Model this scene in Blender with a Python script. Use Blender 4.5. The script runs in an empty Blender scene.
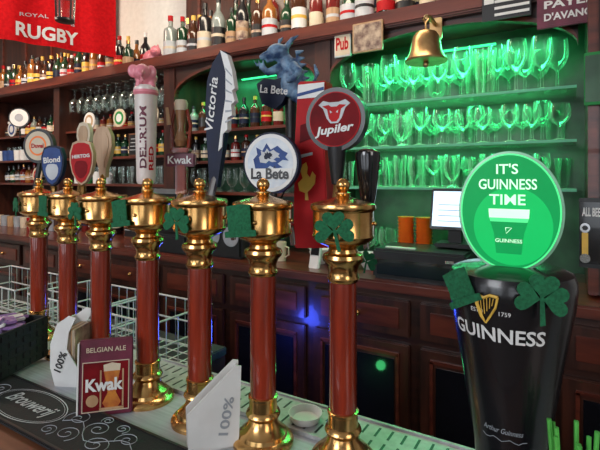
import bpy, bmesh, math, random
from mathutils import Matrix, Vector
random.seed(7)
TH=math.radians(-31); C,S=math.cos(TH),math.sin(TH)
EYE=1.6
# ---- bar frame = world: x(u) along the bar, y(n) across it towards the back wall, z up
def W(u,n,z): return Vector((u,n,z))
def V(x,y,z=0): return Vector((x*C+y*S,-x*S+y*C,z))
def dep(x,n): return n/(C-S*(x-300)/450)
def U(x,n): return dep(x,n)*(C*(x-300)/450+S)
def Zp(x,y,n): return EYE+(178-y)/450*dep(x,n)
def T(x=0,y=0,z=0): return Matrix.Translation((x,y,z))
def R(a,ax): return Matrix.Rotation(math.radians(a),4,ax)

# ---------------- materials
def nm(name):
    m=bpy.data.materials.new(name); m.use_nodes=True
    nt=m.node_tree; return m,nt,nt.nodes['Principled BSDF']
def pm(name,c,c2=None,rough=.5,metal=0,scale=20,stretch=(1,1,1),bump=0,coat=0,emis=None,es=0,spec=.5):
    m,nt,b=nm(name); N=nt.nodes; L=nt.links
    if c2 is None: c2=tuple(v*.82 for v in c)
    tc=N.new('ShaderNodeTexCoord'); mp=N.new('ShaderNodeMapping'); mp.inputs['Scale'].default_value=stretch
    no=N.new('ShaderNodeTexNoise'); no.inputs['Scale'].default_value=scale; no.inputs['Detail'].default_value=4
    cr=N.new('ShaderNodeValToRGB'); cr.color_ramp.elements[0].position=.35; cr.color_ramp.elements[1].position=.65
    cr.color_ramp.elements[0].color=(*c2,1); cr.color_ramp.elements[1].color=(*c,1)
    L.new(tc.outputs['Object'],mp.inputs[0]); L.new(mp.outputs[0],no.inputs['Vector']); L.new(no.outputs[0],cr.inputs[0]); L.new(cr.outputs[0],b.inputs['Base Color'])
    b.inputs['Roughness'].default_value=rough; b.inputs['Metallic'].default_value=metal
    b.inputs['Coat Weight'].default_value=coat; b.inputs['Specular IOR Level'].default_value=spec
    if bump:
        bp=N.new('ShaderNodeBump'); bp.inputs['Strength'].default_value=bump; bp.inputs['Distance'].default_value=.002
        L.new(no.outputs[0],bp.inputs['Height']); L.new(bp.outputs[0],b.inputs['Normal'])
    if emis: b.inputs['Emission Color'].default_value=(*emis,1); b.inputs['Emission Strength'].default_value=es
    return m
def glassm(name,tint,gl=.35,rough=.05,dm=.3,dc=(.8,.9,.85)):
    m,nt,b=nm(name); N=nt.nodes; L=nt.links; N.remove(b)
    o=N['Material Output']; t=N.new('ShaderNodeBsdfTransparent'); t.inputs[0].default_value=(*tint,1)
    g=N.new('ShaderNodeBsdfGlossy'); g.inputs['Roughness'].default_value=rough; g.inputs[0].default_value=(1,1,1,1)
    d=N.new('ShaderNodeBsdfDiffuse'); d.inputs[0].default_value=(*dc,1)
    lw=N.new('ShaderNodeLayerWeight'); lw.inputs[0].default_value=gl
    x=N.new('ShaderNodeMixShader'); x2=N.new('ShaderNodeMixShader'); x2.inputs[0].default_value=dm
    L.new(g.outputs[0],x2.inputs[1]); L.new(d.outputs[0],x2.inputs[2])
    L.new(lw.outputs['Facing'],x.inputs[0]); L.new(t.outputs[0],x.inputs[1]); L.new(x2.outputs[0],x.inputs[2]); L.new(x.outputs[0],o.inputs[0])
    return m
BRASS=pm('brass',(.78,.47,.18),(.56,.30,.10),rough=.22,metal=1,scale=35)
BELLB=pm('bell_brass',(.62,.40,.19),(.42,.25,.11),rough=.34,metal=1,scale=20)
WOODC=pm('mahogany_column',(.30,.032,.012),(.11,.011,.006),rough=.2,scale=14,stretch=(3,3,.25),coat=.8)
WOODD=pm('dark_wood',(.050,.015,.009),(.022,.007,.005),rough=.4,scale=9,stretch=(.4,3,3),coat=.3)
WOODV=pm('dark_wood_vertical',(.070,.019,.010),(.028,.008,.005),rough=.4,scale=9,stretch=(3,3,.4),coat=.3)
WOODR=pm('red_wood_trim',(.15,.030,.015),(.065,.013,.008),rough=.35,scale=9,stretch=(.4,3,3),coat=.4)
WOODT=pm('wood_counter',(.24,.10,.05),(.14,.05,.025),rough=.35,scale=8,stretch=(.4,4,4),coat=.4)
TAN=pm('tan_wood',(.50,.32,.18),(.38,.22,.11),rough=.4,scale=20,stretch=(3,3,.4))
STEEL=pm('steel_top',(.46,.49,.54),(.36,.38,.43),rough=.5,metal=.2,scale=60,stretch=(.1,3,3))
STEELM=pm('grille_steel',(.46,.46,.47),(.36,.36,.37),rough=.5,metal=.3,scale=60)
STEELD=pm('sink_steel',(.10,.10,.11),(.06,.06,.07),rough=.4,metal=.6,scale=30)
CHROME=pm('chrome',(.7,.7,.72),rough=.15,metal=1)
BLACK=pm('black_plastic',(.012,.012,.014),rough=.4,coat=.1)
BLACKG=pm('black_gloss',(.006,.006,.008),rough=.15,coat=.5)
FRIDGE=pm('smoked_glass',(.008,.008,.012),rough=.18,coat=.5)
RUBBER=pm('black_rubber',(.010,.011,.013),rough=.75,scale=200,bump=.4)
WHITE=pm('white_paint',(.75,.75,.74),(.68,.68,.67),rough=.45)
INKW=pm('white_ink',(.55,.58,.62),rough=.5)
CREAM=pm('cream_paint',(.66,.56,.42),(.6,.5,.36),rough=.5)
GREY=pm('grey_ink',(.35,.38,.42),rough=.5)
RED=pm('red_enamel',(.50,.008,.012),(.38,.006,.010),rough=.55,spec=.2)
REDD=pm('deep_red_enamel',(.22,.005,.009),(.10,.003,.006),rough=.6,scale=12,spec=.15)
REDF=pm('red_fabric',(.66,.010,.014),(.52,.006,.010),rough=.9,scale=60,bump=.3,spec=.1)
GREENF=pm('green_felt',(.010,.15,.060),(.005,.09,.035),rough=.9,scale=250,bump=.8)
GREENP=pm('green_plastic',(.10,.5,.08),rough=.4)
GREENB=pm('green_fabric',(.02,.25,.06),rough=.8)
NAVY=pm('navy_enamel',(.008,.014,.045),(.006,.01,.03),rough=.5,spec=.25)
BLUE=pm('blue_enamel',(.04,.09,.28),(.03,.06,.2),rough=.5,spec=.2)
BLUEC=pm('blue_figure',(.20,.34,.50),(.02,.05,.13),rough=.45,scale=45,bump=.6)
PINK=pm('pink_enamel',(.80,.27,.33),(.65,.18,.24),rough=.35,coat=.4)
YEL=pm('yellow_gold_paint',(.8,.5,.08),rough=.4)
AMB=pm('amber_ink',(.60,.22,.03),(.40,.10,.02),rough=.4,scale=60)
ORANGE=pm('orange_plastic',(1,.24,.02),(.9,.18,.02),rough=.4)
PURPLE=pm('plum_card',(.16,.02,.05),(.10,.014,.03),rough=.45)
MAGENTA=pm('purple_packet',(.35,.2,.45),(.2,.1,.3),rough=.4,scale=80)
PHOTO=pm('printed_photo',(.55,.42,.30),(.12,.06,.05),rough=.4,scale=30)
PLASTER=pm('white_plaster',(.66,.65,.63),(.60,.59,.57),rough=.85,scale=30,bump=.2)
FLOORM=pm('floor_tile',(.16,.10,.07),(.10,.06,.045),rough=.5,scale=6)
WIRE=pm('white_wire',(.72,.72,.72),rough=.35)
BACKP=pm('niche_back',(.05,.13,.07),(.02,.05,.03),rough=.3,scale=5)
GLASS=glassm('clear_glass',(.93,.98,.95),.32,.08,.25,(.7,.9,.8))
GLASSG=glassm('green_lit_glass',(.88,.97,.92),.34,.08,.45,(.55,.9,.68))  # clear glass with the niche's green light mixed into its tint
SHELFG=glassm('shelf_glass',(.6,.8,.7),.4)
LEDG=pm('green_led',(.1,.9,.4),emis=(.05,1,.35),es=1.2)
SCREEN=pm('lit_screen',(.6,.75,.9),emis=(.6,.8,1),es=1.3)
GLOW=pm('glow_green',(.0,.15,.04),(.0,.10,.03),emis=(.0,.27,.06),es=1,rough=.35,spec=.2)
GLOWM=pm('glow_mid_green',(.0,.2,.05),emis=(.005,.46,.10),es=1,rough=.35,spec=.2)
GLOWP=pm('glow_bright_green',(.02,.3,.1),emis=(.08,.85,.26),es=1,rough=.3)
GLOWL=pm('glow_pale',(.4,.5,.4),emis=(.55,1,.66),es=1,rough=.3)
RIMG=pm('green_silver_rim',(.30,.50,.36),(.2,.35,.25),rough=.3,metal=.8)
ADDGLOW=pm('added_window_glow',(.8,.85,.9),emis=(.85,.92,1),es=2.5)  # emission for the added panes behind the camera

# ---------------- mesh builder
class MB:
    def __init__(s): s.bm=bmesh.new(); s.mats=[]
    def mi(s,m):
        if m not in s.mats: s.mats.append(m)
        return s.mats.index(m)
    def add(s,vs,fs,mat,M=None):
        i=s.mi(mat); M=M or Matrix.Identity(4)
        bv=[s.bm.verts.new(M@Vector(v)) for v in vs]
        for f in fs:
            try: fc=s.bm.faces.new([bv[k] for k in f]); fc.material_index=i; fc.smooth=True
            except ValueError: pass
        return bv
    def box(s,c,sz,mat,M=None,bev=0):
        x,y,z=c; a,b,d=[v/2 for v in sz]
        if bev:
            tb=bmesh.new(); bmesh.ops.create_cube(tb,size=1)
            for v in tb.verts: v.co=Vector((v.co.x*sz[0]+x,v.co.y*sz[1]+y,v.co.z*sz[2]+z))
            bmesh.ops.bevel(tb,geom=tb.edges[:],offset=bev,segments=2,affect='EDGES')
            tb.verts.index_update()
            s.add([v.co[:] for v in tb.verts],[[v.index for v in f.verts] for f in tb.faces],mat,M); tb.free(); return
        vs=[(x+i*a,y+j*b,z+k*d) for i in(-1,1) for j in(-1,1) for k in(-1,1)]
        s.add(vs,[(0,1,3,2),(4,6,7,5),(0,4,5,1),(2,3,7,6),(0,2,6,4),(1,5,7,3)],mat,M)
    def lathe(s,prof,mat,M=None,seg=24,sx=1,sy=1,cap=True):
        vs=[];fs=[]
        for r,z in prof:
            r=max(r,1e-5)
            for k in range(seg):
                a=2*math.pi*k/seg; vs.append((r*math.cos(a)*sx,r*math.sin(a)*sy,z))
        for i in range(len(prof)-1):
            for k in range(seg):
                k2=(k+1)%seg; fs.append((i*seg+k,i*seg+k2,(i+1)*seg+k2,(i+1)*seg+k))
        if cap:
            if prof[0][0]>1e-4: fs.append(tuple(range(seg))[::-1])
            if prof[-1][0]>1e-4: fs.append(tuple(range((len(prof)-1)*seg,len(prof)*seg)))
        s.add(vs,fs,mat,M)
    def sph(s,c,r,mat,M=None,sc=(1,1,1),seg=16):
        pr=[(r*math.sin(math.pi*i/10),-r*math.cos(math.pi*i/10)) for i in range(11)]
        s.lathe(pr,mat,(M or Matrix.Identity(4))@T(*c)@Matrix.Diagonal((*sc,1)),seg)
    def tube(s,pts,r,mat,M=None,seg=8):
        pts=[Vector(p) for p in pts]; rs=r if isinstance(r,(list,tuple)) else [r]*len(pts)
        vs=[];fs=[]
        for i,p in enumerate(pts):
            d=(pts[min(i+1,len(pts)-1)]-pts[max(i-1,0)]).normalized()
            up=Vector((0,0,1)) if abs(d.z)<.9 else Vector((0,1,0))
            a=d.cross(up).normalized(); b=d.cross(a)
            for k in range(seg):
                t=2*math.pi*k/seg; vs.append((p+(a*math.cos(t)+b*math.sin(t))*rs[i])[:])
        for i in range(len(pts)-1):
            for k in range(seg):
                k2=(k+1)%seg; fs.append((i*seg+k,i*seg+k2,(i+1)*seg+k2,(i+1)*seg+k))
        fs.append(tuple(range(seg))[::-1]); fs.append(tuple(range((len(pts)-1)*seg,len(pts)*seg)))
        s.add(vs,fs,mat,M)
    def prism(s,out,y0,y1,mat,M=None):
        n=len(out); vs=[(x,y0,z) for x,z in out]+[(x,y1,z) for x,z in out]
        fs=[tuple(range(n)),tuple(range(n,2*n))[::-1]]+[(i,i+n,(i+1)%n+n,(i+1)%n) for i in range(n)]
        s.add(vs,fs,mat,M)
    def text(s,body,mat,M=None,width=None,height=None,ext=.0006,bold=.02,warp=None,shear=0):
        cu=bpy.data.curves.new('t','FONT'); cu.body=body; cu.size=1; cu.align_x='CENTER'; cu.align_y='CENTER'; cu.resolution_u=3; cu.offset=bold; cu.shear=shear
        ob=bpy.data.objects.new('t',cu); bpy.context.scene.collection.objects.link(ob)
        bpy.context.view_layer.update()
        me=bpy.data.meshes.new_from_object(ob.evaluated_get(bpy.context.evaluated_depsgraph_get()))
        xs=[v.co.x for v in me.vertices]; ys=[v.co.y for v in me.vertices]
        if xs:
            w=max(xs)-min(xs); h=max(ys)-min(ys); cx=(max(xs)+min(xs))/2; cy=(max(ys)+min(ys))/2
            kx=(width/w) if width else height/h; ky=(height/h) if height else kx
            P=[((v.co.x-cx)*kx,(v.co.y-cy)*ky) for v in me.vertices]; F=[tuple(p.vertices) for p in me.polygons]
            f=warp or (lambda x,z,d:(x,-d,z))
            s.add([f(x,z,ext) for x,z in P],F,mat,M)
        bpy.data.objects.remove(ob); bpy.data.curves.remove(cu); bpy.data.meshes.remove(me)
    def done(s,name,u=0,n=0,z=0,rot=0,parent=None,remesh=0,sharp=.6):
        bmesh.ops.recalc_face_normals(s.bm,faces=s.bm.faces[:])
        for e in s.bm.edges:
            if len(e.link_faces)==2 and e.calc_face_angle(0)>sharp: e.smooth=False
        me=bpy.data.meshes.new(name); s.bm.to_mesh(me); s.bm.free()
        for m in s.mats: me.materials.append(m)
        ob=bpy.data.objects.new(name,me); bpy.context.scene.collection.objects.link(ob)
        if parent: ob.parent=parent
        else: ob.location=W(u,n,z); ob.rotation_euler=(0,0,math.radians(rot))
        if remesh:
            md=ob.modifiers.new('r','REMESH'); md.mode='VOXEL'; md.voxel_size=remesh; md.use_smooth_shade=True
            sm=ob.modifiers.new('s','SMOOTH'); sm.iterations=2
        return ob

def disc(r,rz=None,n=40): 
    rz=rz or r
    return [(r*math.cos(2*math.pi*k/n),rz*math.sin(2*math.pi*k/n)) for k in range(n)]
def heart_leaf(ang,sz):
    pts=[]
    for k in range(24):
        t=2*math.pi*k/24
        x=16*math.sin(t)**3; y=13*math.cos(t)-5*math.cos(2*t)-2*math.cos(3*t)-math.cos(4*t)
        x*=sz/34; y=(y+17)*sz/34*.95
        a=math.radians(ang); pts.append((x*math.cos(a)+y*math.sin(a),-x*math.sin(a)+y*math.cos(a)))
    return pts
def shamrock(b,size,mat,M=None,th=.002):
    for i,a in enumerate((-88,0,88)): b.prism(heart_leaf(a,size*.52),-th-i*.0003,i*.0003,mat,M)
    b.prism([(-.03*size,.05*size),(.03*size,.05*size),(.12*size,-.42*size),(.04*size,-.45*size)],-th,0,mat,M)
def hat(b,size,mat,M=None,th=.002):
    s=size
    b.prism([(-.5*s,-.36*s),(.5*s,-.36*s),(.5*s,-.2*s),(.36*s,-.18*s),(.38*s,.5*s),(0,.53*s),(-.38*s,.5*s),(-.36*s,-.18*s),(-.5*s,-.2*s)],-th,0,mat,M)
    b.prism([(-.365*s,-.16*s),(.365*s,-.16*s),(.37*s,-.02*s),(-.37*s,-.02*s)],-th*1.6,0,GREENF,M)
    b.prism([(-.09*s,-.17*s),(.09*s,-.17*s),(.09*s,-.01*s),(-.09*s,-.01*s)],-th*2,0,GREENF,M)

# ================= ROOM
b=MB(); b.box((0,0,-.05),(8.2,6,.1),FLOORM); b.done('floor',-1.5,-.7,0)
b=MB(); b.box((0,0,.05),(8.2,6,.1),PLASTER); b.done('ceiling',-1.5,-.7,3.1)
b=MB(); b.box((0,.06,1.55),(7.9,.12,3.1),PLASTER); b.done('wall_back',-1.5,2.26,0)
b=MB(); b.box((0,0,1.55),(.12,5.8,3.1),PLASTER); b.done('wall_left',-5.5,-.6,0)
b=MB(); b.box((0,0,1.55),(.12,5.8,3.1),PLASTER); b.done('wall_right',2.5,-.6,0)
b=MB(); b.box((0,0,.45),(7.9,.12,.9),CREAM)
b.box((0,0,2.85),(7.9,.12,.5),CREAM)
for x in (-3.45,-1.1,1.2,3.45): b.box((x,0,1.75),(.7,.12,1.7),CREAM)
b.done('wall_front',-1.4,-3.4,0)
for i,x in enumerate((-2.25,.05,2.3)):  # added glowing panes, unseen, for soft light and brass reflections
    b=MB(); b.box((0,-.02,0),(1.62,.02,1.7),ADDGLOW)
    for q in (-.78,0,.78): b.box((q,.02,0),(.06,.06,1.7),WOODD)
    for q in (-.82,.2,.82): b.box((0,.02,q),(1.6,.06,.06),WOODD)
    b.done('added_window_%d'%(i+1),-1.4+x,-3.4,1.75)

# ================= BAR COUNTER
CT=1.10
b=MB()
b.box((-.9,.63,.52),(4.2,.46,1.04),WOODD)
b.box((-.9,.52,1.06),(4.2,.30,.07),WOODT,bev=.01)
b.box((-.9,.735,1.07),(4.2,.29,.06),STEEL,bev=.004)
b.box((-.9,.375,1.06),(4.2,.05,.085),WOODR,bev=.015)
for k in range(9): 
    x=-2.8+k*.47
    b.box((x,.385,.55),(.40,.02,.8),WOODR); b.box((x,.378,.55),(.32,.02,.7),WOODD)
b.done('bar_counter')
# stainless drip tray with short slots
b=MB(); gx0,gx1=-.95,.62
b.box(((gx0+gx1)/2,.806,CT+.002),(gx1-gx0,.112,.004),STEELM,bev=.0015)
b.box(((gx0+gx1)/2,.752,CT+.004),(gx1-gx0,.006,.008),STEELM); b.box(((gx0+gx1)/2,.860,CT+.004),(gx1-gx0,.006,.008),STEELM)
k=gx0+.03
while k<gx1-.02:
    for y in (.782,.830): b.box((k,y,CT+.0035),(.006,.034,.0016),BLACK,bev=.0006)
    k+=.026
b.done('drip_tray',0,0,.0005)
# bar mat
b=MB(); b.box((-.72,.532,.005),(1.15,.128,.008),RUBBER,bev=.002)
zt=.0095
b.box((-.72,.592,zt),(1.15,.005,.003),BLACK); b.box((-.72,.472,zt),(1.15,.005,.003),BLACK)
def ring(b,rx,rz,w,mat,M,n=48):
    vs=[];fs=[]
    for k in range(n):
        a=2*math.pi*k/n
        vs+= [(rx*math.cos(a),rz*math.sin(a),.001),((rx-w)*math.cos(a),(rz-w)*math.sin(a),.001)]
    for k in range(n): j=(k+1)%n; fs.append((2*k,2*j,2*j+1,2*k+1))
    b.add(vs,fs,mat,M)
MM=T(-1.0,.532,zt)
ring(b,.112,.052,.002,INKW,MM); ring(b,.105,.047,.001,INKW,MM)
b.text('Brouwerij',INKW,MM,width=.16,height=.045,warp=lambda x,z,d:(x,z,.0015),shear=.3,bold=.01)
for (cx,cy,sg,sc) in ((-.86,.555,1,1),(-.83,.51,-1,.9),(-.79,.55,1,.9),(-.75,.515,-1,1),(-.875,.50,-1,.6),(-.71,.555,1,.8),(-1.14,.54,-1,.9),(-.66,.52,-1,1),(-.61,.55,1,1),(-.8,.58,1,.4),(-.75,.575,-1,.5)):
    pts=[]
    for k in range(28):
        a=k*.38; r=.003+.0011*k*sc; pts.append((cx+sg*r*math.cos(a),cy+r*math.sin(a)*.8,zt+.0002))
    b.tube(pts,.0008,GREY,seg=4)
b.tube([(-.88+.02*i,.532+.02*math.sin(i*.9),zt+.0002) for i in range(18)],.0008,GREY,seg=4)
b.done('bar_mat',0,0,CT)

# ================= BEER TOWERS
TW=[(.0764,.80),(-.070,.855),(-.207,.93),(-.345,1.02),(-.5085,1.15),(-.66,1.28),(-.818,1.41)]
for (x,y) in TW:
    b=MB()
    base=[(.058,0),(.058,.007),(.054,.012),(.046,.015),(.044,.022),(.036,.028),(.029,.038),(.026,.046),(.031,.050),(.033,.055),(.031,.060),(.027,.063),(.026,.082),(.028,.084),(.028,.088),(.0245,.09)]
    b.lathe(base,BRASS,seg=40)
    b.lathe([(.0235,.086),(.0245,.1),(.0245,.31),(.0235,.325)],WOODC,seg=32)
    top=[(.0245,.316),(.027,.318),(.029,.323),(.026,.328),(.0255,.338),(.030,.348),(.035,.353),(.037,.359),(.035,.365),(.027,.369),(.025,.375),(.029,.380),(.042,.385),(.052,.392),(.055,.398),(.0535,.401),(.0535,.441),(.057,.444),(.0585,.449),(.057,.454),(.052,.456),(.040,.459),(.024,.463),(.015,.466),(.011,.469),(.014,.472),(.014,.474),(.009,.476)]
    top+=[(max(.0001,.0125*math.sin(math.pi*(i+2)/12)),.4875-.0125*math.cos(math.pi*(i+2)/12)) for i in range(11)]
    b.lathe(top,BRASS,seg=40)
    for a in (20,160,250,290):
        a=math.radians(a); b.sph((.056*math.cos(a),.056*math.sin(a),.42),.004,BRASS,seg=8)
    b.tube([(0,.05,.42),(0,.075,.42)],.012,BRASS,seg=16); b.tube([(0,.07,.40),(0,.07,.455)],[.011,.009],BRASS,seg=16)
    b.tube([(0,.075,.41),(0,.1,.40),(0,.108,.36)],[.008,.007,.006],CHROME,seg=12)
    p=V(x,y); b.done('beer_tower',p.x,p.y,CT)
dec=[('s',-.020,.078,-4),('h',-.038,.066,-6),('s',-.034,.072,6),('h',-.046,.066,-8),('s',-.046,.068,0),('h',-.050,.064,0),('s',-.055,.066,0)]
for (x,y),(k,dx,sz,rt) in zip(TW,dec):
    yy=-math.sqrt(max(.0001,.0605**2-dx*dx))-.002
    p=V(x+dx,y+yy)
    b=MB(); M=R(rt,'Y')
    ang=math.degrees(math.atan2(dx,-yy))*.7
    (shamrock if k=='s' else hat)(b,sz,GREENF,M)
    b.done('felt_shamrock' if k=='s' else 'felt_hat',p.x,p.y,CT+.418 -(.006 if k=='s' else 0),rot=31-abs(ang))
b=MB(); shamrock(b,.05,GREENF,R(20,'Y')); b.done('felt_shamrock',U(366,.82),.82,Zp(366,262,.82),rot=20)

# ---- tap handles
def stem(b,zc,z0,mat=CHROME,r=.006): b.tube([(0,0,z0-zc),(0,0,0)],r,mat,seg=10)
HB=1.525
n=.80; x=272; zc=Zp(x,163,n); b=MB()
b.prism(disc(.066),-.008,.008,NAVY); b.prism(disc(.062),-.0095,-.008,WHITE)
b.prism(disc(.054),-.0098,-.0095,pm('pale_blue',(.50,.58,.68),(.70,.74,.78),scale=40))
wolf=[(-.035,-.012),(-.04,.008),(-.03,.018),(-.033,.034),(-.018,.026),(-.008,.042),(.002,.028),(.018,.036),(.03,.026),(.042,.02),(.036,.012),(.044,.004),(.03,.006),(.018,-.002),(.03,-.01),(.012,-.012),(.0,-.006),(-.012,-.016)]
b.prism(wolf,-.0105,-.0098,BLUE)
b.prism([(x*.6-.002,z*.55+.008) for x,z in wolf],-.0108,-.0105,INKW)
b.prism([(x*.25-.004,z*.3+.012) for x,z in wolf],-.0110,-.0108,NAVY)
b.prism([(-.05,-.034),(.05,-.034),(.054,-.012),(-.054,-.012)],-.0108,-.0098,WHITE)
b.text('La Bete',BLACK,T(0,-.0112,-.023),width=.09,height=.024,bold=.035)
b.text('^',BLACK,T(.012,-.0112,-.009),width=.006,bold=.02)
stem(b,zc,HB-.03,CHROME,.008); b.sph((0,0,-.07),.012,BLACK)
b.done('beer_tap_handle',U(x,n),n,zc,rot=8)
n=.82; x=337; zc=Zp(x,120,n); b=MB()
b.prism(disc(.064),-.012,.012,BLACK); b.prism(disc(.055),-.014,-.012,RED); b.prism(disc(.053),-.0145,-.014,REDD)
b.prism([(-.034,.030),(-.024,.038),(-.010,.034),(.010,.034),(.024,.038),(.034,.030),(.024,.022),(.016,.002),(.008,-.008),(-.008,-.008),(-.016,.002),(-.024,.022)],-.0155,-.0145,INKW)
b.prism([(-.026,.027),(-.012,.029),(-.006,.025),(.006,.025),(.012,.029),(.026,.027),(.015,.020),(.011,.002),(.005,-.005),(-.005,-.005),(-.011,.002),(-.015,.020)],-.016,-.0155,RED)
for sx in(-1,1): b.prism([(sx*.004,.014),(sx*.009,.018),(sx*.008,.012)],-.0165,-.016,INKW)
b.text('Jupiler',WHITE,T(0,-.016,-.022)@R(-6,'Y'),width=.085,height=.022,bold=.03,shear=.25)
b.tube([(0,0,-.055),(0,0,-.09),(0,0,-.13)],[.02,.016,.011],BLACK,seg=16); b.tube([(0,0,-.13),(0,-.03,HB-.04-zc)],.007,BRASS)
b.done('beer_tap_handle',U(x,n),n,zc,rot=4)
n=.83; x=368; zc=Zp(x,205,n); b=MB()
b.lathe([(.012,-.06),(.014,-.04),(.011,-.02),(.012,0)],CHROME)
b.lathe([(.012,0),(.016,.02),(.021,.06),(.025,.095),(.024,.104),(.014,.11),(0,.112)],BLACKG)
b.tube([(0,0,-.05),(-.03,-.045,-.045)],.009,BRASS); b.done('beer_tap_handle',U(x,n),n,zc)
n=.90; x=312; zc=Zp(x,165,n); b=MB()
o=[(-.026,.185),(-.02,.19),(.042,.185),(.040,.05),(.05,-.17),(.044,-.185),(-.03,-.19),(-.038,-.18),(-.034,.05)]
b.prism(o,-.02,.02,RED); b.prism([(x*.93+.0005,z*.975) for x,z in o],-.022,-.02,RED)
b.prism([(-.026,.15),(.04,.15),(.041,.182),(-.024,.182)],-.0235,-.022,WHITE); b.prism([(-.026,.155),(.04,.165),(.04,.172),(-.026,.162)],-.0245,-.0235,BLUE)
ro=[(-.014,-.06),(-.018,-.045),(-.006,-.035),(-.012,-.02),(-.006,-.008),(.002,-.004),(.006,-.014),(.004,-.026),(.012,-.034),(.018,-.022),(.026,-.03),(.024,-.046),(.014,-.056),(.006,-.062),(.008,-.078),(.0,-.078),(.0,-.064)]
b.prism([(p-.006,q*1.15+.01) for p,q in ro],-.024,-.022,YEL)
b.prism([(-.02,.05),(.02,.062),(.022,.10),(-.018,.09)],-.0235,-.022,REDD); b.prism([(-.022,.015),(.012,.022),(.012,.028),(-.022,.022)],-.0235,-.022,INKW)
b.tube([(.03,0,-.14),(.06,-.1,-.13)],.008,BRASS); b.done('beer_tap_handle',U(x,n),n,zc,rot=4)
n=.95; x=291; zc=Zp(x,98,n); p=MB()
p.prism([(-.05,.02),(-.03,.032),(.0,.028),(.03,.034),(.04,.01),(.02,-.03),(0,-.045),(-.035,-.03)],-.012,.012,NAVY,T(-.03,-.02,.014))
p.text('La Bete',WHITE,T(-.032,-.0325,.017)@R(8,'Y'),width=.075,height=.020,bold=.02)
p.tube([(0,0,0),(0,0,-.2),(-.02,-.05,HB-zc)],[.016,.010,.008],BLACK,seg=12)
par=p.done('beer_tap_handle',U(x,n),n,zc,rot=10)
c=MB()
c.tube([(-.005,0,0),(0,0,.03),(-.002,0,.06),(-.008,-.004,.085),(-.018,-.012,.10)],[.032,.036,.034,.024,.017],BLUEC,seg=14)
c.sph((-.028,-.018,.112),.024,BLUEC,sc=(1.2,1,.9)); c.tube([(-.036,-.022,.11),(-.058,-.03,.103),(-.07,-.034,.098)],[.014,.010,.006],BLUEC)
c.tube([(-.036,-.022,.100),(-.055,-.028,.088)],[.009,.005],BLUEC)
for sx in(-.012,.012):
    c.tube([(-.02+sx,-.01,.125),(-.012+sx*1.4,-.004,.145),(-.002+sx*1.8,.004,.155)],[.008,.006,.002],BLUEC)
for k in range(6): c.tube([(.012+k*.003,.0,.11-k*.016),(.032+k*.004,.006,.116-k*.017)],[.009,.002],BLUEC)
c.tube([(.012,-.02,.075),(.036,-.035,.055),(.03,-.055,.035),(.012,-.06,.03)],[.014,.011,.009,.008],BLUEC)
c.tube([(-.02,-.02,.072),(-.048,-.035,.06),(-.062,-.045,.075)],[.014,.010,.008],BLUEC)
for q in(-.008,0,.008): c.tube([(-.062+q,-.045,.075),(-.066+q*1.6,-.05,.09)],[.004,.0015],BLUEC)
c.tube([(.01,0,.01),(.035,-.02,-.005),(.045,-.03,-.03),(.05,-.045,-.04)],[.022,.017,.012,.010],BLUEC)
c.tube([(.02,.01,.02),(.05,.02,.03),(.062,.02,.06),(.055,.02,.085)],[.012,.009,.007,.003],BLUEC)
c.done('beast_figure',parent=par,remesh=.0026)
n=.77; x0=218; zc=Zp(x0,120,n); k=dep(x0,n)/450*1.05; b=MB()
def q(pts): return [((px-x0)*k,(120-py)*k) for px,py in pts]
b.prism(q([(211,184),(209,160),(207,135),(206,105),(208,82),(214,66),(223,55),(229,57),(231,75),(231,100),(229,125),(225,150),(219,184)]),-.008,.008,NAVY)
b.prism(q([(223,55),(231,60),(236,75),(239,92),(236,94),(239,104),(235,107),(236,117),(231,119),(231,130),(226,134),(225,146),(221,150),(224,128),(229,100),(229,76)]),-.010,.006,WHITE)
for i in range(6): b.prism(q([(229,72+i*10),(236,80+i*8),(236,81.2+i*8),(229,74+i*10)]),-.011,-.010,GREY)
b.text('Victoria',WHITE,T(-.012,-.0085,.035)@R(-83,'Y'),width=.12,height=.022,bold=.01,shear=.2)
b.tube([(-.006,0,-.13),(-.008,-.02,-.18)],.009,CHROME); b.done('beer_tap_handle',U(x0,n),n,zc,rot=8)
n=.84; x0=181; zc=Zp(x0,160,n); b=MB()
b.box((0,0,0),(.080,.016,.034),PURPLE,bev=.004); b.text('Kwak',WHITE,T(0,-.0088,0),width=.064,bold=.02)
b.box((0,.004,-.045),(.03,.018,.09),WOODC,bev=.003); b.box((0,0,.025),(.05,.03,.012),WOODC,bev=.003)
for sx in(-1,1): b.tube([(sx*.02,0,.03),(sx*.026,0,.09),(sx*.016,0,.13)],.005,WOODC)
b.lathe([(0,.032),(.012,.035),(.018,.05),(.012,.068),(.010,.08),(.013,.11),(.017,.145),(.016,.145)],pm('amber_enamel',(.30,.15,.07),rough=.2),cap=False,seg=20)
b.lathe([(.016,.128),(.018,.147),(.014,.155),(0,.156)],CREAM)
b.tube([(-.028,-.01,.09),(-.034,-.01,.135)],[.006,.004],TAN)
b.tube([(0,0,-.09),(-.01,-.03,-.14)],.008,BRASS); b.done('beer_tap_handle',U(x0,n),n,zc,rot=25)
n=.755; x0=146; z0=Zp(x0,184,n); kk=dep(x0,n)/450; p=MB()
h=kk*98
p.lathe([(.018,0),(.022,.006),(.0225,.02),(.027,h*.9),(.029,h*.94),(.029,h*.97),(.024,h)],pm('ivory_ceramic',(.72,.66,.62),(.66,.58,.55),rough=.3,coat=.3),seg=32)
p.lathe([(.0275,h*.90),(.0305,h*.925),(.0295,h*.95)],PINK,seg=32)
def wrapv(cx,cz):
    def f(x,z,d):
        X=-z+cx; Z=x+cz; r=.0228+.0045*Z/h+.0006
        return (math.sin(X/r)*r,-math.cos(X/r)*r,Z)
    return f
p.text('DELIRIUM',PURPLE,None,width=h*.62,height=.017,bold=.03,warp=wrapv(-.006,h*.47))
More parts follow.
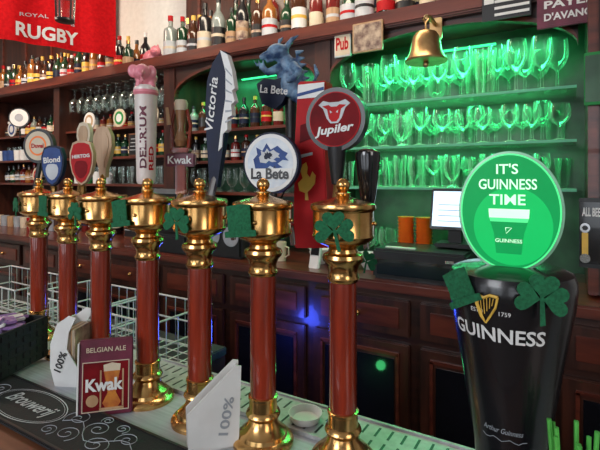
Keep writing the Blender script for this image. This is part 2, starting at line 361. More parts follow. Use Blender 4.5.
p.text('RED',RED,None,width=h*.24,height=.013,bold=.03,warp=wrapv(.014,h*.26))
p.tube([(0,0,.0),(0,-.01,-.03)],.009,BRASS)
par=p.done('beer_tap_handle',U(x0,n),n,z0,rot=47)
e=MB(); e.sph((0,0,h+.020),.026,PINK,sc=(1.05,.9,.85)); e.sph((-.008,-.02,h+.030),.019,PINK)
for sx in(-1,1):
    e.sph((-.008+sx*.02,-.014,h+.032),.014,PINK,sc=(1,.4,1.2)); e.tube([(sx*.014,-.01,h+.01),(sx*.016,-.014,h-.006)],[.009,.009],PINK)
e.tube([(-.008,-.034,h+.028),(-.010,-.046,h+.018),(-.008,-.048,h+.006),(-.004,-.052,h+.0)],[.008,.006,.005,.004],PINK)
e.done('pink_elephant_figure',parent=par,remesh=.0022)
def shield(x,y,n,w,h,rim,face,txt,tc,rot=0,sub=None):
    zc=Zp(x,y,n); b=MB(); a,c=w/2,h/2
    o=[(-a*.75,c*.9),(-a*.3,c),(a*.3,c),(a*.75,c*.9),(a,c*.45),(a*.98,0),(a*.8,-c*.45),(a*.4,-c*.85),(0,-c),(-a*.4,-c*.85),(-a*.8,-c*.45),(-a*.98,0),(-a,c*.45)]
    b.prism(o,-.008,.008,rim); b.prism([(p*.87,q*.9) for p,q in o],-.0095,-.008,face)
    if sub: b.prism([(p*.55,q*.4-c*.3) for p,q in o],-.0102,-.0095,sub)
    b.text(txt,tc,T(0,-.0103,c*.3)@R(-5,'Y'),width=w*.74,bold=.03)
    b.tube([(0,0,-c),(0,0,-c-.02),(0,-.03,HB-.02-zc)],[.010,.008,.007],BRASS); b.done('beer_tap_handle',U(x,n),n,zc,rot)
shield(83,163,.77,.070,.125,TAN,RED,'HERTOG',WHITE,25,REDD)
shield(54,166,.80,.074,.125,NAVY,BLUE,'Blond',WHITE,25,INKW)
for (x0,y0,n,mat,sc) in ((104,151,.86,TAN,1),(85,140,.93,CREAM,.8)):
    zc=Zp(x0,y0,n); b=MB()
    o=[(.0,.075),(.018,.07),(.03,.045),(.032,.015),(.024,-.02),(.013,-.05),(.010,-.08),(-.010,-.08),(-.013,-.05),(-.024,-.02),(-.032,.015),(-.03,.045),(-.018,.07)]
    b.prism([(p*sc,q*sc) for p,q in o],-.009,.009,mat); b.prism([(p*sc*.7,q*sc*.7+.006) for p,q in o],-.0105,-.009,TAN)
    b.tube([(0,0,-.07*sc),(0,-.04,HB-.03-zc)],.009,BRASS); b.done('beer_tap_handle',U(x0,n),n,zc,20)
n=.82; x0=40; zc=Zp(x0,146,n); b=MB()
b.prism(disc(.056),-.008,.008,BLACK); b.prism(disc(.047),-.0095,-.008,CREAM); b.prism(disc(.032),-.0102,-.0095,ORANGE); b.prism(disc(.026),-.0106,-.0102,CREAM)
b.text('Duvel',RED,T(0,-.0108,0),width=.045,bold=.03); b.tube([(0,0,-.055),(0,-.03,HB-zc)],.008,BLACK); b.done('beer_tap_handle',U(x0,n),n,zc,20)

# ================= PINT-SHAPED TAP with glowing disc
g_=V(.299,.64); gu,gn=g_.x,g_.y
pr=[(.055,0),(.055,.008),(.050,.014),(.046,.04),(.0450,.09),(.0485,.13),(.0565,.18),(.0655,.235),(.075,.29),(.081,.325),(.083,.345),(.0825,.360),(.079,.369),(.068,.374),(.03,.377),(0,.377)]
def rad(z):
    for (r0,z0),(r1,z1) in zip(pr,pr[1:]):
        if z0<=z<=z1: return r0+(r1-r0)*(z-z0)/max(z1-z0,1e-6)
    return .08
b=MB(); b.lathe(pr,pm('pint_black',(.008,.008,.010),rough=.25,coat=.2),seg=64)
def wrapp(cx,cz):
    def f(x,z,d):
        Z=z+cz; r=rad(Z)+.0006; a=(x+cx)/.08; return (math.sin(a)*r,-math.cos(a)*r,Z)
    return f
b.text('GUINNESS',WHITE,None,width=.128,height=.0195,bold=.02,warp=wrapp(-.012,.298))
b.text('ESTD        1759',WHITE,None,width=.05,bold=.0,warp=wrapp(-.016,.327))
b.text('Arthur Guinness',GREY,None,width=.075,bold=.0,warp=wrapp(-.006,.165),shear=.4)
b.tube([(rad(.152)*math.sin(t*.1),-rad(.152)*math.cos(t*.1)-.0006,.152+.002*math.sin(t*1.7)) for t in range(-6,6)],.0004,GREY,None,4)
a=-.018/.08; rr=rad(.334)+.001
HM=T(math.sin(a)*rr,-math.cos(a)*rr-.001,.334)@R(math.degrees(a),'Z')@R(4,'X')@Matrix.Scale(1.12,4)
b.tube([(-.011,0,.012),(-.012,0,.002),(-.007,0,-.012),(-.002,0,-.019)],[.0018,.0022,.002,.001],YEL,HM,6)
b.tube([(-.011,0,.012),(-.004,0,.010),(.003,0,.014),(.012,0,.013)],[.0022,.0018,.0018,.002],YEL,HM,6)
b.tube([(.012,0,.013),(.009,0,.0),(.002,0,-.012),(-.002,0,-.019)],[.0014,.0014,.0014,.001],YEL,HM,6)
for i in range(5): b.tube([(-.008+i*.0038,0,.011),(-.006+i*.0028,0,-.012+i*.0035)],.0005,YEL,HM,4)
ga=b.done('beer_tap_tower_pint',gu,gn,CT)
DZ=1.553-CT
d=MB(); MD=T(0,-.01,DZ)
d.prism(disc(.0675,.0845,64),-.004,.012,RIMG,MD); d.prism(disc(.0640,.0810,64),-.007,-.004,GLOWP,MD); d.prism(disc(.0618,.0788,64),-.0078,-.007,GLOW,MD)
d.prism(disc(.050,.054,64),-.0081,-.0078,GLOWM,MD@T(.004,0,-.020))
k=.64/450
for s_,w,y in (("IT'S",.028,42),('GUINNESS',.074,27),('TIME',.046,12)):
    d.text(s_,GLOWL,MD@T(-.002,-.009,y*k),width=w,height=.0145,bold=.015)
g=[(-.026,.004),(.026,.004),(.025,-.010),(.019,-.030),(.016,-.058),(-.016,-.058),(-.019,-.030),(-.025,-.010)]
d.prism(g,-.0088,-.0082,GLOW,MD); d.prism([(-.026,.004),(.026,.004),(.0252,-.0085),(-.0252,-.0085)],-.0094,-.0088,GLOWL,MD)
d.prism([(-.0252,-.0085),(.0252,-.0085),(.0235,-.014),(-.0235,-.014)],-.0092,-.0088,GLOWP,MD)
d.text('GUINNESS',GLOWL,MD@T(0,-.0095,-.040),width=.034,bold=.01)
d.tube([(-.004,-.0095,-.022),(-.003,-.0095,-.030),(.004,-.0095,-.022),(-.004,-.0095,-.022)],.0006,GLOWL,MD,5)
d.box((0,.004,-.083),(.03,.02,.012),BLACK,MD)
d.done('illuminated_disc',parent=ga)
b=MB(); hat(b,.054,GREENF,R(-28,'Y')); shm=b.done('felt_hat',gu-.053,gn-.069,1.448,rot=-28)
b=MB(); shamrock(b,.072,GREENF,R(8,'Y')); b.done('felt_shamrock',gu+.043,gn-.081,1.452,rot=22)

# ================= COUNTER ITEMS
def place(x,y):
    Y=.5*450/(y-178); X=(x-300)/450*Y; p=V(X,Y); return p.x,p.y
b=MB(); 
for sx,sy,w,d_ in ((0,-.085,.18,.006),(0,.085,.18,.006),(-.087,0,.006,.17),(.087,0,.006,.17)):
    b.box((sx,sy,.055),(w,d_,.11),RUBBER)
    for i in range(5):
        for j in range(8):
            o=(.006 if (i+j)%2 else .002)
            t=-.079+j*.0225
            if w>.1: b.box((t,sy,.012+i*.021),(.02,d_+o,.016),RUBBER,bev=.002)
            else: b.box((sx,t,.012+i*.021),(w+o,.02,.016),RUBBER,bev=.002)
b.box((0,0,.005),(.17,.17,.01),BLACK)
for i in range(30):
    b.box((0,0,0),(.05,.035,.008),random.choice((MAGENTA,WHITE,MAGENTA,INKW)),T(random.uniform(-.055,.055),random.uniform(-.055,.055),.085+random.random()*.035)@R(random.uniform(0,180),'Z')@R(random.uniform(-25,25),'X'),bev=.002) 
p=V(-.80,1.17); b.done('storage_basket',p.x,p.y,CT+.011,rot=20)
u,n=place(78,380); b=MB()
side=[(-.035,0),(.04,0),(.045,.02),(.02,.05),(-.005,.09),(.0,.13),(.018,.165),(.0,.17),(-.028,.15),(-.045,.10),(-.046,.04)]
for yy in(-.038,.036): b.prism(side,yy,yy+.003,WHITE)
b.prism([(-.035,0),(.04,0),(.04,.004),(-.035,.004)],-.036,.036,WHITE)
for i in range(7): b.box((.0+i*.004-.012,0,.075),(.0025,.066,.12),(PHOTO,TAN,CREAM)[i%3])
b.prism([(-.046,.04),(-.045,.10),(-.028,.15),(-.030,.152),(-.048,.10),(-.049,.04)],-.036,.036,WHITE)
b.text('100%',BLACK,T(-.02,-.039,.06)@R(-70,'Y'),width=.05,bold=.02)
b.done('coaster_holder',u,n,CT,rot=25)
p=V(-.410,.950); b=MB(); M=R(-6,'X')
b.box((0,.0,.078),(.106,.012,.156),PURPLE,M,bev=.002)
for q0 in(-1,1): b.box((q0*.0455,-.0068,.060),(.0015,.001,.100),CREAM,M)
for q0 in(.010,.110): b.box((0,-.0068,q0),(.0925,.001,.0015),CREAM,M)
b.box((0,-.0066,.060),(.088,.001,.096),REDD,M)
b.prism([(-.012,.016),(.012,.016),(.018,.026),(.012,.038),(.008,.046),(.012,.07),(.016,.09),(-.016,.09),(-.012,.07),(-.008,.046),(-.012,.038),(-.018,.026)],-.0076,-.0070,AMB,M@T(.012,0,0))
b.prism([(-.016,.09),(.016,.09),(.017,.103),(0,.107),(-.017,.103)],-.0078,-.0070,CREAM,M@T(.012,0,0))
for q0 in(-.022,.022): b.box((.012+q0,-.0075,.055),(.003,.001,.075),TAN,M)
b.box((.012,-.0075,.014),(.048,.001,.005),TAN,M); b.prism(disc(.012),-.0076,-.0070,TAN,M@T(-.026,0,.032))
b.text('Kwak',WHITE,M@T(-.002,-.009,.064),width=.074,height=.026,bold=.035)
b.text('BELGIAN ALE',CREAM,M@T(0,-.0068,.135),width=.078,height=.010,bold=.01)
b.box((-.0545,.006,.075),(.003,.03,.15),WHITE,M)
b.box((0,.02,.0015),(.10,.04,.003),WHITE)
b.done('beer_mat_display',p.x,p.y,CT+.001,rot=45)
p=V(-.158,.838); b=MB()
o=[(-.05,0),(.036,0),(.042,.02),(.046,.15),(.036,.152),(-.052,.075)]
for yy in(-.016,.013): b.prism(o,yy,yy+.003,WHITE)
b.prism([(-.05,0),(.036,0),(.036,.004),(-.05,.004)],-.016,.014,WHITE); b.box((.040,0,.075),(.003,.03,.14),WHITE)
for i in range(5): b.prism([(-.04+i*0,.006),(.036,.006),(.040,.13),(-.044,.068)],-.010+i*.005,-.008+i*.005,TAN)
b.text('100%',GREY,T(.018,-.0165,.062)@R(-80,'Y'),width=.07,height=.018,bold=.02)
b.done('coaster_holder',p.x,p.y,CT,rot=50)
u,n=place(297,420); b=MB(); b.lathe([(.0,.004),(.026,.004),(.033,.016),(.035,.016),(.028,0),(0,0)],WHITE); b.done('small_dish',u+.02,n,CT+.006)
u=U(578,.62); b=MB(); b.lathe([(.026,0),(.03,.13),(.028,.13),(.024,.004),(0,.004)],BLACK)
for i in range(15):
    a=random.random()*6.28; r=random.random()*.017
    b.tube([(r*math.cos(a),r*math.sin(a),.01),(r*math.cos(a)*2,r*math.sin(a)*2,.18+random.random()*.025)],.0028,GREENP,seg=7)
b.done('straw_holder',u,.62,CT)

# ================= SINK COUNTER + RACKS
b=MB(); b.box((-2.2,1.09,.48),(2.2,.40,.92),WOODD); b.box((-2.2,1.09,.955),(2.2,.42,.03),STEELD,bev=.004); b.done('sink_counter')
def rack(u,n,w,d,h,z=.972,rot=0):
    b=MB()
    for zz in(.01,h*.55,h): b.tube([(-w/2,-d/2,zz),(w/2,-d/2,zz),(w/2,d/2,zz),(-w/2,d/2,zz),(-w/2,-d/2,zz)],.0035,WIRE,seg=6)
    k=-w/2
    while k<=w/2+.001:
        b.tube([(k,-d/2,h),(k,-d/2,.01),(k,d/2,.01),(k,d/2,h)],.0022,WIRE,seg=5); k+=.05
    k=-d/2
    while k<=d/2+.001:
        b.tube([(-w/2,k,h),(-w/2,k,.01),(w/2,k,.01),(w/2,k,h)],.0022,WIRE,seg=5); k+=.05
    b.done('wire_rack',u,n,z,rot)
rack(U(160,1.10),1.08,.28,.26,.18); rack(U(95,1.10),1.08,.40,.26,.18); rack(U(20,1.10)-.02,1.08,.55,.26,.18)

# ================= BACK BAR
BZ=1.20
b=MB()
b.box((-2.2,1.96,.58),(5.9,.52,1.16),WOODD)
b.box((-2.2,1.95,BZ-.02),(5.9,.58,.04),WOODR,bev=.008)
k=-5.1
while k<.7:
    cx=k+.225
    b.box((cx,1.69,1.06),(.42,.02,.14),WOODV,bev=.004); b.box((cx,1.678,1.06),(.34,.008,.08),WOODR,bev=.002); b.sph((cx,1.668,1.06),.012,BRASS,seg=10)
    b.box((cx,1.69,.53),(.42,.02,.86),WOODV,bev=.004)
    for sx in(-.165,.165): b.box((cx+sx,1.676,.53),(.012,.01,.78),WOODR)
    for sz in(.14,.92): b.box((cx,1.676,sz),(.34,.01,.012),WOODR)
    b.box((cx,1.679,.53),(.30,.004,.74),FRIDGE); b.sph((cx+.19,1.672,.6),.011,BRASS,seg=10)
    k+=.46
b.done('back_bar_cabinet')
b=MB()
def arch_panel(u0,u1,zs,zc,z1,n0,n1,mat):
    N=24; cx=(u0+u1)/2; a=(u1-u0)/2
    arc=[(cx-a*math.cos(math.pi*i/N),zs+(zc-zs)*math.sin(math.pi*i/N)) for i in range(N+1)]
    for (x0,z0),(x1_,z1_) in zip(arc,arc[1:]):
        b.prism([(x0,z0),(x1_,z1_),(x1_,z1),(x0,z1)],n0,n1,mat)
    for (x0,z0),(x1_,z1_) in zip(arc,arc[1:]):
        b.prism([(x0,z0),(x1_,z1_),(x1_,z1_+.018),(x0,z0+.018)],n0-.012,n0,WOODR)
TOPZ=2.31
arch_panel(-.985,.024,2.085,2.235,TOPZ-.05,1.93,1.95,WOODD)
arch_panel(-2.03,-1.07,2.085,2.235,TOPZ-.05,1.93,1.95,WOODD)
b.box((-1.0275,2.07,1.73),(.085,.30,1.06),WOODV); b.box((-2.075,2.07,1.73),(.09,.30,1.06),WOODV)
b.box((-1.0275,1.92,1.64),(.05,.02,.86),WOODR,bev=.004); b.box((-3.25,2.07,1.73),(.07,.30,1.06),WOODV); b.box((-4.3,2.07,1.73),(.07,.30,1.06),WOODV)
b.box((-2.3,2.06,TOPZ-.025),(5.4,.34,.05),WOODR,bev=.006); b.box((-2.3,1.895,TOPZ-.01),(5.4,.03,.07),WOODR,bev=.008)
b.box((-.48,2.225,1.73),(1.1,.02,1.06),BACKP); b.box((-1.55,2.225,1.73),(1.0,.02,1.06),BACKP); b.box((-3.5,2.225,1.73),(2.9,.02,1.06),WOODD)
b.box((-.75,2.225,2.71),(2.95,.03,.77),WOODV); b.box((-4.05,2.225,2.71),(2.1,.03,.77),WOODV)
for k in range(8): b.box((-2.1+k*.37,2.205,2.71),(.02,.015,.77),WOODR)
for k in range(6): b.box((-5.0+k*.4,2.205,2.71),(.02,.015,.77),WOODR)
for sh in (1.56,1.745,1.945): b.box((-3.55,2.09,sh-.008),(2.9,.24,.016),WOODR)
for sh in (1.52,1.70,1.88): b.box((-1.55,2.09,sh-.008),(.96,.24,.016),WOODR)
b.done('back_bar_shelving')
b=MB()
EDGE=pm('shelf_edge_glow',(.12,.4,.26),emis=(.05,.5,.25),es=.12)  # weak emission puts green LED light into the glass edges
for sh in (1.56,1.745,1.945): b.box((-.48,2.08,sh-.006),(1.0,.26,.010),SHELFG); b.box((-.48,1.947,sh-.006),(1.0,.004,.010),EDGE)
b.done('glass_shelves')
b=MB()
for (uc,w) in((-.48,.96),(-1.55,.92)): b.box((uc,2.195,2.205),(w*.4,.015,.008),LEDG)
b.done('led_strip_lights')
b=MB(); b.box((.30,2.01,2.15),(.50,.42,1.88),WOODV); b.box((.065,1.79,2.15),(.03,.02,1.88),WOODR,bev=.004); b.done('trim_pillar')

# glassware
def goblet(b,M,h=.17,r=.042,mat=GLASS):
    b.lathe([(r*.75,0),(r*.72,.003),(.007,.008),(.005,h*.38),(.010,h*.42),(r*.7,h*.5),(r,h*.66),(r*.98,h*.82),(r*.86,h)],mat,M,16,cap=False)
def tumbler(b,M,h=.13,r=.034,mat=GLASS): b.lathe([(0,.004),(r*.75,.004),(r*.78,0),(r*.86,h*.4),(r,h),(r*.95,h),(r*.8,h*.4)],mat,M,16,cap=False)
def tulip(b,M,h=.16,r=.036,mat=GLASS): b.lathe([(r*.8,0),(r*.7,.004),(.009,.012),(.009,.025),(r*.8,.05),(r,.085),(r*.82,.125),(r*.95,h)],mat,M,16,cap=False)
b=MB()
for sh,fn,h,st,r_ in ((1.945,goblet,.215,.104,.049),(1.745,goblet,.165,.088,.042),(1.56,tumbler,.14,.082,.037)):
    for row,nn in enumerate((1.995,2.085,2.165)):
        k=-.92+row*.035
        while k<-.03:
            f=fn if random.random()<.7 else random.choice((goblet,tulip,tumbler))
            hh=min(h*random.uniform(.85,1.04),.168 if sh<1.9 else .225)
            f(b,T(k+random.uniform(-.01,.01),nn,sh),h=hh,r=r_*random.uniform(.8,1.0),mat=GLASSG); k+=st
for row,nn in enumerate((2.03,2.12)):
    k=-.93
    while k<-.66: goblet(b,T(k,nn,BZ) ,h=.16,mat=GLASSG); k+=.095
b.done('glassware')
b=MB()
for k in range(11):
    for nn in(2.0,2.1): goblet(b,T(-3.15+k*.095,nn,TOPZ-.055)@R(180,'X'),h=.17,r=.038)
for k in range(11): tumbler(b,T(-3.15+k*.095,2.08,1.56),h=.12)
for k in range(10): tulip(b,T(-1.98+k*.095,2.05,1.52),h=.14); tumbler(b,T(-4.2+k*.09,2.08,1.745),h=.12); 
b.done('hanging_stemware')
BC=[pm('bottle_green',(.01,.05,.02),rough=.12,coat=.5),pm('bottle_brown',(.07,.022,.008),rough=.12,coat=.5),pm('bottle_amber',(.32,.11,.02),rough=.12,coat=.5),pm('bottle_clear',(.30,.33,.32),(.2,.24,.22),rough=.12,coat=.5),pm('bottle_black',(.01,.01,.012),rough=.15,coat=.5),pm('bottle_red',(.18,.015,.012),rough=.15,coat=.5)]
LB=[WHITE,CREAM,CREAM,BLACK,TAN,RED,INKW,NAVY,PHOTO,YEL]; CP=[BLACK,BLACK,YEL,RED,BRASS,WHITE]
def bottle(b,M,h,r,c,kind=0):
    if kind==0: pr=[(r*.9,0),(r,.006),(r,h*.58),(r*.85,h*.66),(r*.36,h*.76),(r*.32,h*.93)]
    elif kind==1: pr=[(r*.9,0),(r,.006),(r,h*.66),(r*.9,h*.72),(r*.34,h*.78),(r*.32,h*.93)]
    else: pr=[(r*.7,0),(r*1.1,h*.1),(r*1.2,h*.3),(r*.9,h*.55),(r*.4,h*.68),(r*.34,h*.93)]
    b.lathe(pr,c,M,16); b.lathe([(r*.38,h*.89),(r*.38,h),(r*.3,h*1.0)],random.choice(CP),M,12)
    rr=r*1.02 if kind<2 else r*1.22
    l=random.choice(LB); b.lathe([(rr,h*.16),(rr,h*.46)],l,M,16,cap=False)
    b.lathe([(rr*1.01,h*.30),(rr*1.01,h*.35)],random.choice(LB),M,16,cap=False)
b=MB(); k=-2.15
while k<-.35:
    h=random.uniform(.26,.35); r=random.uniform(.034,.046)
    bottle(b,T(k,2.0+random.uniform(-.02,.02),TOPZ),h,r,random.choice(BC),random.choice((0,0,1,1,2)))
    if random.random()<.85: bottle(b,T(k+.03,2.12,TOPZ),random.uniform(.30,.38),.038,random.choice(BC),random.choice((0,1)))
    k+=r*2+.016
b.done('liquor_bottles')
b=MB(); k=-4.8
while k<-2.48:
    bottle(b,T(k,2.0,TOPZ),random.uniform(.20,.28),.036,random.choice(BC[:2]+[BC[4],BC[2]]),random.choice((0,1)))
    bottle(b,T(k+.04,2.11,TOPZ),random.uniform(.24,.32),.036,random.choice(BC),0); k+=.09
for sh in(1.745,1.945):
    k=-3.18
    while k<-2.14: 
        if sh<1.9 : bottle(b,T(k,2.06,sh),random.uniform(.15,.18),.03,BC[0],0)
        k+=.075
    k=-4.2
    while k<-3.3: bottle(b,T(k,2.06,sh if sh>1.9 else 1.56),random.uniform(.14,.165),.03,random.choice(BC),0); k+=.08
k=-3.18
while k<-2.14: bottle(b,T(k,2.15,1.945),.13,.028,random.choice(BC),1); k+=.08
k=-1.98
while k<-1.1:
    bottle(b,T(k,2.03,1.88),random.uniform(.16,.19),.03,random.choice(BC),0); bottle(b,T(k,2.05,1.70),random.uniform(.13,.155),.028,random.choice(BC),1); k+=.078
k=-3.2
while k<-2.7: bottle(b,T(k,2.07,BZ),random.uniform(.24,.3),.036,random.choice(BC),0); k+=.085
b.done('beer_bottles')
b=MB()
def mug(b,M,m):
    b.lathe([(.03,0),(.033,.085),(.030,.085),(.028,.005),(0,.005)],m,M,16); b.tube([(.03,0,.07),(.052,0,.062),(.052,0,.03),(.03,0,.02)],.004,m,M,6)
for k in range(10): mug(b,T(-4.2+k*.092,1.995,1.745),random.choice((WHITE,CREAM,INKW,BLUE)))
for k in range(9): mug(b,T(-4.18+k*.1,1.97,BZ),random.choice((CREAM,TAN,RED,GREY)))
for k in range(4): mug(b,T(-3.1+k*.11,2.0,1.56),random.choice((WHITE,INKW,GREENB)))
b.done('shelf_mugs')
b=MB()
for k,(u_,z_) in enumerate(((-4.0,1.945),(-3.62,1.56),(-2.95,1.945),(-2.62,1.945),(-2.3,1.945))):
    b.prism(disc(.062),-.004,.004,random.choice((WHITE,CREAM)),T(u_,1.985,z_+.062)); b.prism(disc(.045),-.0055,-.004,(BLUE,RED,TAN,GREENB,YEL)[k],T(u_,1.985,z_+.062)); b.prism(disc(.028),-.0065,-.0055,WHITE,T(u_,1.985,z_+.062))
b.done('decorative_plates')
b=MB()
for i,(u_,z_) in enumerate(((-2.8,1.745),(-2.45,1.745),(-2.5,BZ),(-2.25,BZ))):
    w=.14; hh=.15 if z_>1.3 else .2
    b.box((u_,1.985,z_+hh/2),(w,.010,hh),WOODT,bev=.002); b.box((u_,1.979,z_+hh/2),(w*.88,.003,hh*.88),BLACK)
    for j in range(4): b.box((u_-.005*j,1.977,z_+hh*(.75-.16*j)),(w*.6,.001,.004),INKW)
b.done('chalk_boards')
b=MB(); b.sph((0,0,.06),.06,PINK,sc=(1.25,.9,.95)); b.sph((.06,-.03,.09),.035,PINK); b.tube([(.08,-.05,.085),(.10,-.07,.075)],[.012,.008],PINK)
for sx,sy in((-.03,-.03),(.03,-.03),(-.03,.03),(.03,.03)): b.tube([(sx,sy,.03),(sx,sy,0)],.015,PINK)
for sx in(-.01,.02): b.tube([(.05+sx,-.02,.11),(.05+sx,-.02,.135)],[.012,.003],PINK)
b.done('pink_elephant_ornament',-2.31,2.0,TOPZ+.001)
b=MB(); b.prism(disc(.075),-.015,.015,BLACK); b.prism(disc(.066),-.018,-.015,WHITE); b.prism(disc(.03),-.019,-.018,GREY)
b.tube([(0,0,-.07),(0,0,-.16)],.006,BLACK); b.done('round_sign',U(20,1.86),1.86,Zp(20,118,1.86),rot=40)

def board(name,x0,x1,y0,y1,n,rim,face,lines=(),tc=WHITE,rot=0,depth=.012):
    xc=(x0+x1)/2; yc=(y0+y1)/2; w=abs(U(x1,n)-U(x0,n)); h=(y1-y0)/450*dep(xc,n)
    b=MB(); b.box((0,0,0),(w,depth,h),rim,bev=.002); b.box((0,-depth/2-.0005,0),(w*.9,.001,h*.88),face)
    m=len(lines)
    for i,l in enumerate(lines): b.text(l,tc,T(0,-depth/2-.0015,h*(.5-(i+.5)/m)*.8),width=w*.78,height=h*.5/m,bold=.03)
    return b.done(name,(U(x0,n)+U(x1,n))/2,n,Zp(xc,yc,n),rot)
board('wall_sign',537,606,-22,25,1.87,PURPLE,PURPLE,('PRIERE DE','PAYER','D\'AVANCE'))
b=MB(); b.box((0,0,0),(.17,.006,.12),BLACK)
for i in range(4): b.box((.02,-.004,-.04+i*.025),(.12,.002,.010),WHITE)
b.box((-.06,-.004,.03),(.035,.003,.05),WHITE); b.done('striped_flag',U(506,1.87),1.87,Zp(506,3,1.87))
board('wall_plaque',335,351,31,57,1.90,WHITE,CREAM,('Pub',),RED)
board('framed_picture',353,383,22,52,1.87,TAN,PHOTO)
board('framed_menu_board',579,607,198,268,1.77,BLACK,BLACKG,('ALL BEER','','',''),WHITE)
board('framed_poster',584,606,52,105,1.77,GREENB,BACKP)
b=MB(); b.box((0,0,0),(.13,.008,.11),BLACK,R(-25,'Y')); b.box((0,-.005,0),(.11,.002,.09),CREAM,R(-25,'Y')); b.text('Menu',BLACK,T(0,-.007,.01)@R(-25,'Y'),width=.08,height=.02)
zm=Zp(9,262,1.05); b.tube([(0,.006,0),(0,.006,.978-zm)],.005,BLACK); b.lathe([(.03,.974-zm),(.03,.980-zm)],BLACK); b.done('menu_stand',U(9,1.05),.915,zm,rot=20)
b=MB(); b.prism(disc(.014,.016),-.003,.003,CHROME,T(0,0,.04)); b.prism(disc(.008),-.004,.004,BLACK,T(0,0,.04)); b.box((0,0,-.015),(.018,.005,.08),YEL,bev=.002); b.prism(disc(.015),-.003,.003,CHROME,T(0,0,-.06))
b.done('bottle_opener',U(585,1.75),1.75,Zp(585,240,1.75),)
n=1.74; x0=426; zb=Zp(x0,62,n); b=MB()
b.lathe([(.078,0),(.080,.006),(.074,.014),(.062,.035),(.055,.07),(.050,.095),(.040,.112),(.018,.122),(0,.123)],BELLB,seg=40)
b.lathe([(.074,.002),(.055,.03),(.045,.09),(0,.11)],BELLB,seg=32,cap=False)
b.tube([(0,0,.12),(0,0,.15),(.012,0,.165),(0,0,.18),(-.012,0,.165),(0,0,.15)],.005,BELLB); b.tube([(0,0,.1),(0,0,-.005)],.003,BELLB); b.sph((0,0,-.01),.012,BELLB)
b.tube([(0,0,.175),(0,.05,.19),(0,.14,.185)],.009,BELLB); b.box((0,.15,.17),(.05,.015,.09),BELLB,bev=.004)
b.done('brass_bell',U(x0,n),n,zb)

# back counter equipment
n=1.84; b=MB(); M=T(0,0,.150)@R(-14,'X')
b.box((0,.012,0),(.185,.02,.165),BLACK,M,bev=.004); b.box((0,0,0),(.165,.004,.142),SCREEN,M); b.box((0,.03,.06),(.05,.04,.10),BLACK); b.box((0,.02,.008),(.14,.11,.016),BLACK,bev=.004)
for i in range(4): b.box((0,-.003,-.05+i*.022),(.12,.002,.002),GREY,M)
b.done('till_screen',U(454,n),n,BZ+.127)
b=MB(); b.box((0,0,.06),(.36,.22,.12),BLACK,bev=.01); b.box((0,-.111,.05),(.32,.004,.06),BLACKG); b.box((-.08,-.06,.121),(.12,.02,.006),WHITE); b.box((.12,-.112,.09),(.03,.004,.01),CHROME); b.done('cash_drawer',U(425,1.80),1.80,BZ+.001)
for i,x in enumerate((406,424)):
    b=MB()
    for j in range(13): b.lathe([(.026,j*.016),(.036,j*.016+.03),(.038,j*.016+.032),(.035,j*.016+.03)],ORANGE,seg=20,cap=False)
    b.done('orange_cup_stack',U(x,1.99),1.99,BZ+.001)
b=MB(); b.box((0,0,.05),(.34,.22,.10),BLACK,bev=.01); b.box((0,.04,.20),(.34,.13,.22),BLACK,bev=.01); b.box((0,0,.30),(.36,.22,.08),CHROME,bev=.012)
for sx in(-.08,.08): b.lathe([(.03,.20),(.03,.26)],CHROME,T(sx,-.05,0)); b.tube([(sx,-.06,.215),(sx,-.15,.205)],[.008,.012],BLACK)
b.box((0,-.111,.30),(.2,.003,.03),BLACKG); b.done('espresso_machine',U(178,1.80),1.80,BZ+.001)
b=MB(); b.box((0,0,.11),(.24,.18,.22),BLACK,bev=.012)
for sx in(-.06,.06): b.lathe([(.045,0),(.05,.006),(.03,.006),(.01,.0)],GREY,T(sx,-.09,.11)@R(90,'X'))
b.done('stereo_speaker',U(236,1.84),1.82,BZ+.001)
for x,mt in ((264,WHITE),(280,CREAM)):
    b=MB(); b.lathe([(.03,0),(.032,.09),(.029,.09),(.028,.005),(0,.005)],mt); b.tube([(.03,0,.07),(.05,0,.065),(.05,0,.03),(.03,0,.02)],.004,mt); b.done('coffee_mug',U(x,1.82),1.82,BZ+.001)
b=MB()
for k in range(3): b.lathe([(.02,0),(.04,.03),(.055,.055),(.052,.055),(.02,.006)],WHITE,T(k*.12,0,0),20,cap=False); b.lathe([(.02,.015),(.04,.045),(.055,.07),(.052,.07)],WHITE,T(k*.12,0,0),20,cap=False)
b.done('bowl_row',-1.0,1.85,BZ+.001)
b=MB(); b.box((0,0,.05),(.05,.02,.13),WHITE,R(-15,'X'),bev=.004); b.box((0,-.011,.075),(.04,.002,.05),BLACKG,R(-15,'X')); b.done('card_terminal',U(311,1.72),1.75,BZ+.005)

# banner
p0,p1=V(-1.99,2.40),V(-1.225,3.0)
d_=p1-p0; L=d_.length; NX,NZ=50,14; vs=[];fs=[]; HZ=.66; b=MB()
for j in range(NZ+1):
    for i in range(NX+1): vs.append((L*(i/NX-.5),.012*math.sin(i*.55)*(1-.3*j/NZ),HZ*j/NZ))
for j in range(NZ):
    for i in range(NX): a=j*(NX+1)+i; fs.append((a,a+1,a+NX+2,a+NX+1))
b.add(vs,fs,REDF)
f=lambda x,z,d:(x,.012*math.sin((x/L+.5)*NX*.55)-.005,z)
b.text('RUGBY',WHITE,None,width=.34,height=.085,bold=.03,warp=lambda x,z,d:f(x+.085,z+.075,d))
b.text('ROYAL  CLUB',INKW,None,width=.30,height=.022,bold=.0,warp=lambda x,z,d:f(x+.085,z+.18-x*x*.8,d))
b.add([f(-L/2,.27,0),f(-L/2+.42,.29,0),f(-L/2+.40,.40,0),f(-L/2,.40,0)],[(0,1,2,3)],GREENB)
b.tube([(-L/2-.02,0,HZ),(L/2+.02,0,HZ)],.01,WOODD)
ob=b.done('hanging_banner'); mid=(p0+p1)/2; ob.location=(mid.x,mid.y,2.405); ob.rotation_euler=(0,0,math.atan2(d_.y,d_.x))
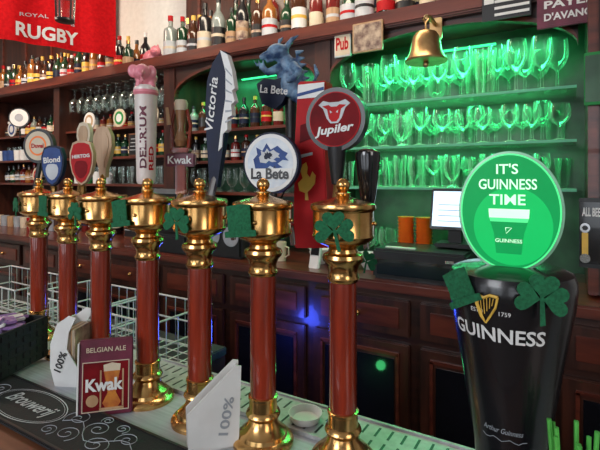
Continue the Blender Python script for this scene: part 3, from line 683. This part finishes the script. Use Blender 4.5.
b=MB(); b.lathe([(.0,.09),(.03,.08),(.05,.05),(.045,.045)],BLACK,cap=False); b.lathe([(.04,-.06),(.045,.045)],GLASS,cap=False); b.lathe([(0,-.075),(.042,-.07),(.04,-.06)],BLACK)
for a in range(4): b.tube([(.043*math.cos(a*1.57),.043*math.sin(a*1.57),-.06),(.047*math.cos(a*1.57),.047*math.sin(a*1.57),.045)],.004,BLACK)
b.tube([(0,0,.085),(0,0,.70)],.003,BLACK); ob=b.done('hanging_lantern'); ob.location=V(-.522*2.1,2.1,2.40)

# ================= LIGHTS
def area(name,loc,target,energy,col,sx,sy):
    l=bpy.data.lights.new(name,'AREA'); l.energy=energy; l.color=col; l.shape='RECTANGLE'; l.size=sx; l.size_y=sy
    o=bpy.data.objects.new(name,l); bpy.context.scene.collection.objects.link(o); o.location=loc
    o.rotation_euler=(Vector(target)-Vector(loc)).to_track_quat('-Z','Y').to_euler(); return o
def point(name,loc,e,col,r=.02):
    l=bpy.data.lights.new(name,'POINT'); l.energy=e; l.color=col; l.shadow_soft_size=r
    o=bpy.data.objects.new(name,l); bpy.context.scene.collection.objects.link(o); o.location=loc
area('daylight_left',V(-2.2,-1.2,2.5),V(-.3,1.0,1.2),38,(.92,.95,1),1.3,1.0)
area('daylight_right',V(1.3,-1.3,2.4),V(.1,1.0,1.3),13,(1,.95,.9),.8,1.0)
area('ceiling_lamp_aisle',W(-1.2,1.45,3.05),W(-1.3,2.0,2.2),24,(1,.84,.64),1.8,.25)
area('ceiling_lamp_left',W(-3.2,1.0,3.0),W(-3.3,2.0,1.6),34,(1,.83,.64),.8,.3)
G=(.07,1,.36)
area('niche_led_top',W(-.48,2.02,2.22),W(-.48,2.08,1.2),6,G,.8,.06)
area('niche_led_mid',W(-.48,2.03,1.93),W(-.48,2.06,1.2),2.2,G,.9,.05)
area('niche_led_low',W(-.48,2.03,1.73),W(-.48,2.06,1.2),2.2,G,.9,.05)
area('niche_led_base',W(-.48,2.03,1.54),W(-.48,2.06,1.2),1.0,G,.9,.05)
area('niche_led_left',W(-1.55,2.03,2.22),W(-1.55,2.08,1.2),3.5,G,.7,.06)
point('blue_reflection_light',W(U(287,1.6),1.58,.96),2.6,(.05,.10,1),.05)  # added point light, stands in for a blue reflection on the doors
point('green_reflection_light',W(U(368,1.6),1.62,.84),.12,(.1,1,.3))  # added too, makes the small green reflection lower on the cabinet
w=bpy.data.worlds.new('w'); bpy.context.scene.world=w; w.use_nodes=True
w.node_tree.nodes['Background'].inputs[0].default_value=(.6,.6,.65,1); w.node_tree.nodes['Background'].inputs[1].default_value=.1
# ================= CAMERA
cd=bpy.data.cameras.new('camera'); cam=bpy.data.objects.new('camera',cd); bpy.context.scene.collection.objects.link(cam)
cam.location=(0,0,EYE); cam.rotation_euler=(math.radians(90),0,-TH); cd.sensor_width=36; cd.lens=27; cd.shift_y=-47/600; cd.clip_start=.02
bpy.context.scene.camera=cam
try: bpy.context.scene.view_settings.view_transform='Standard'
except Exception: pass
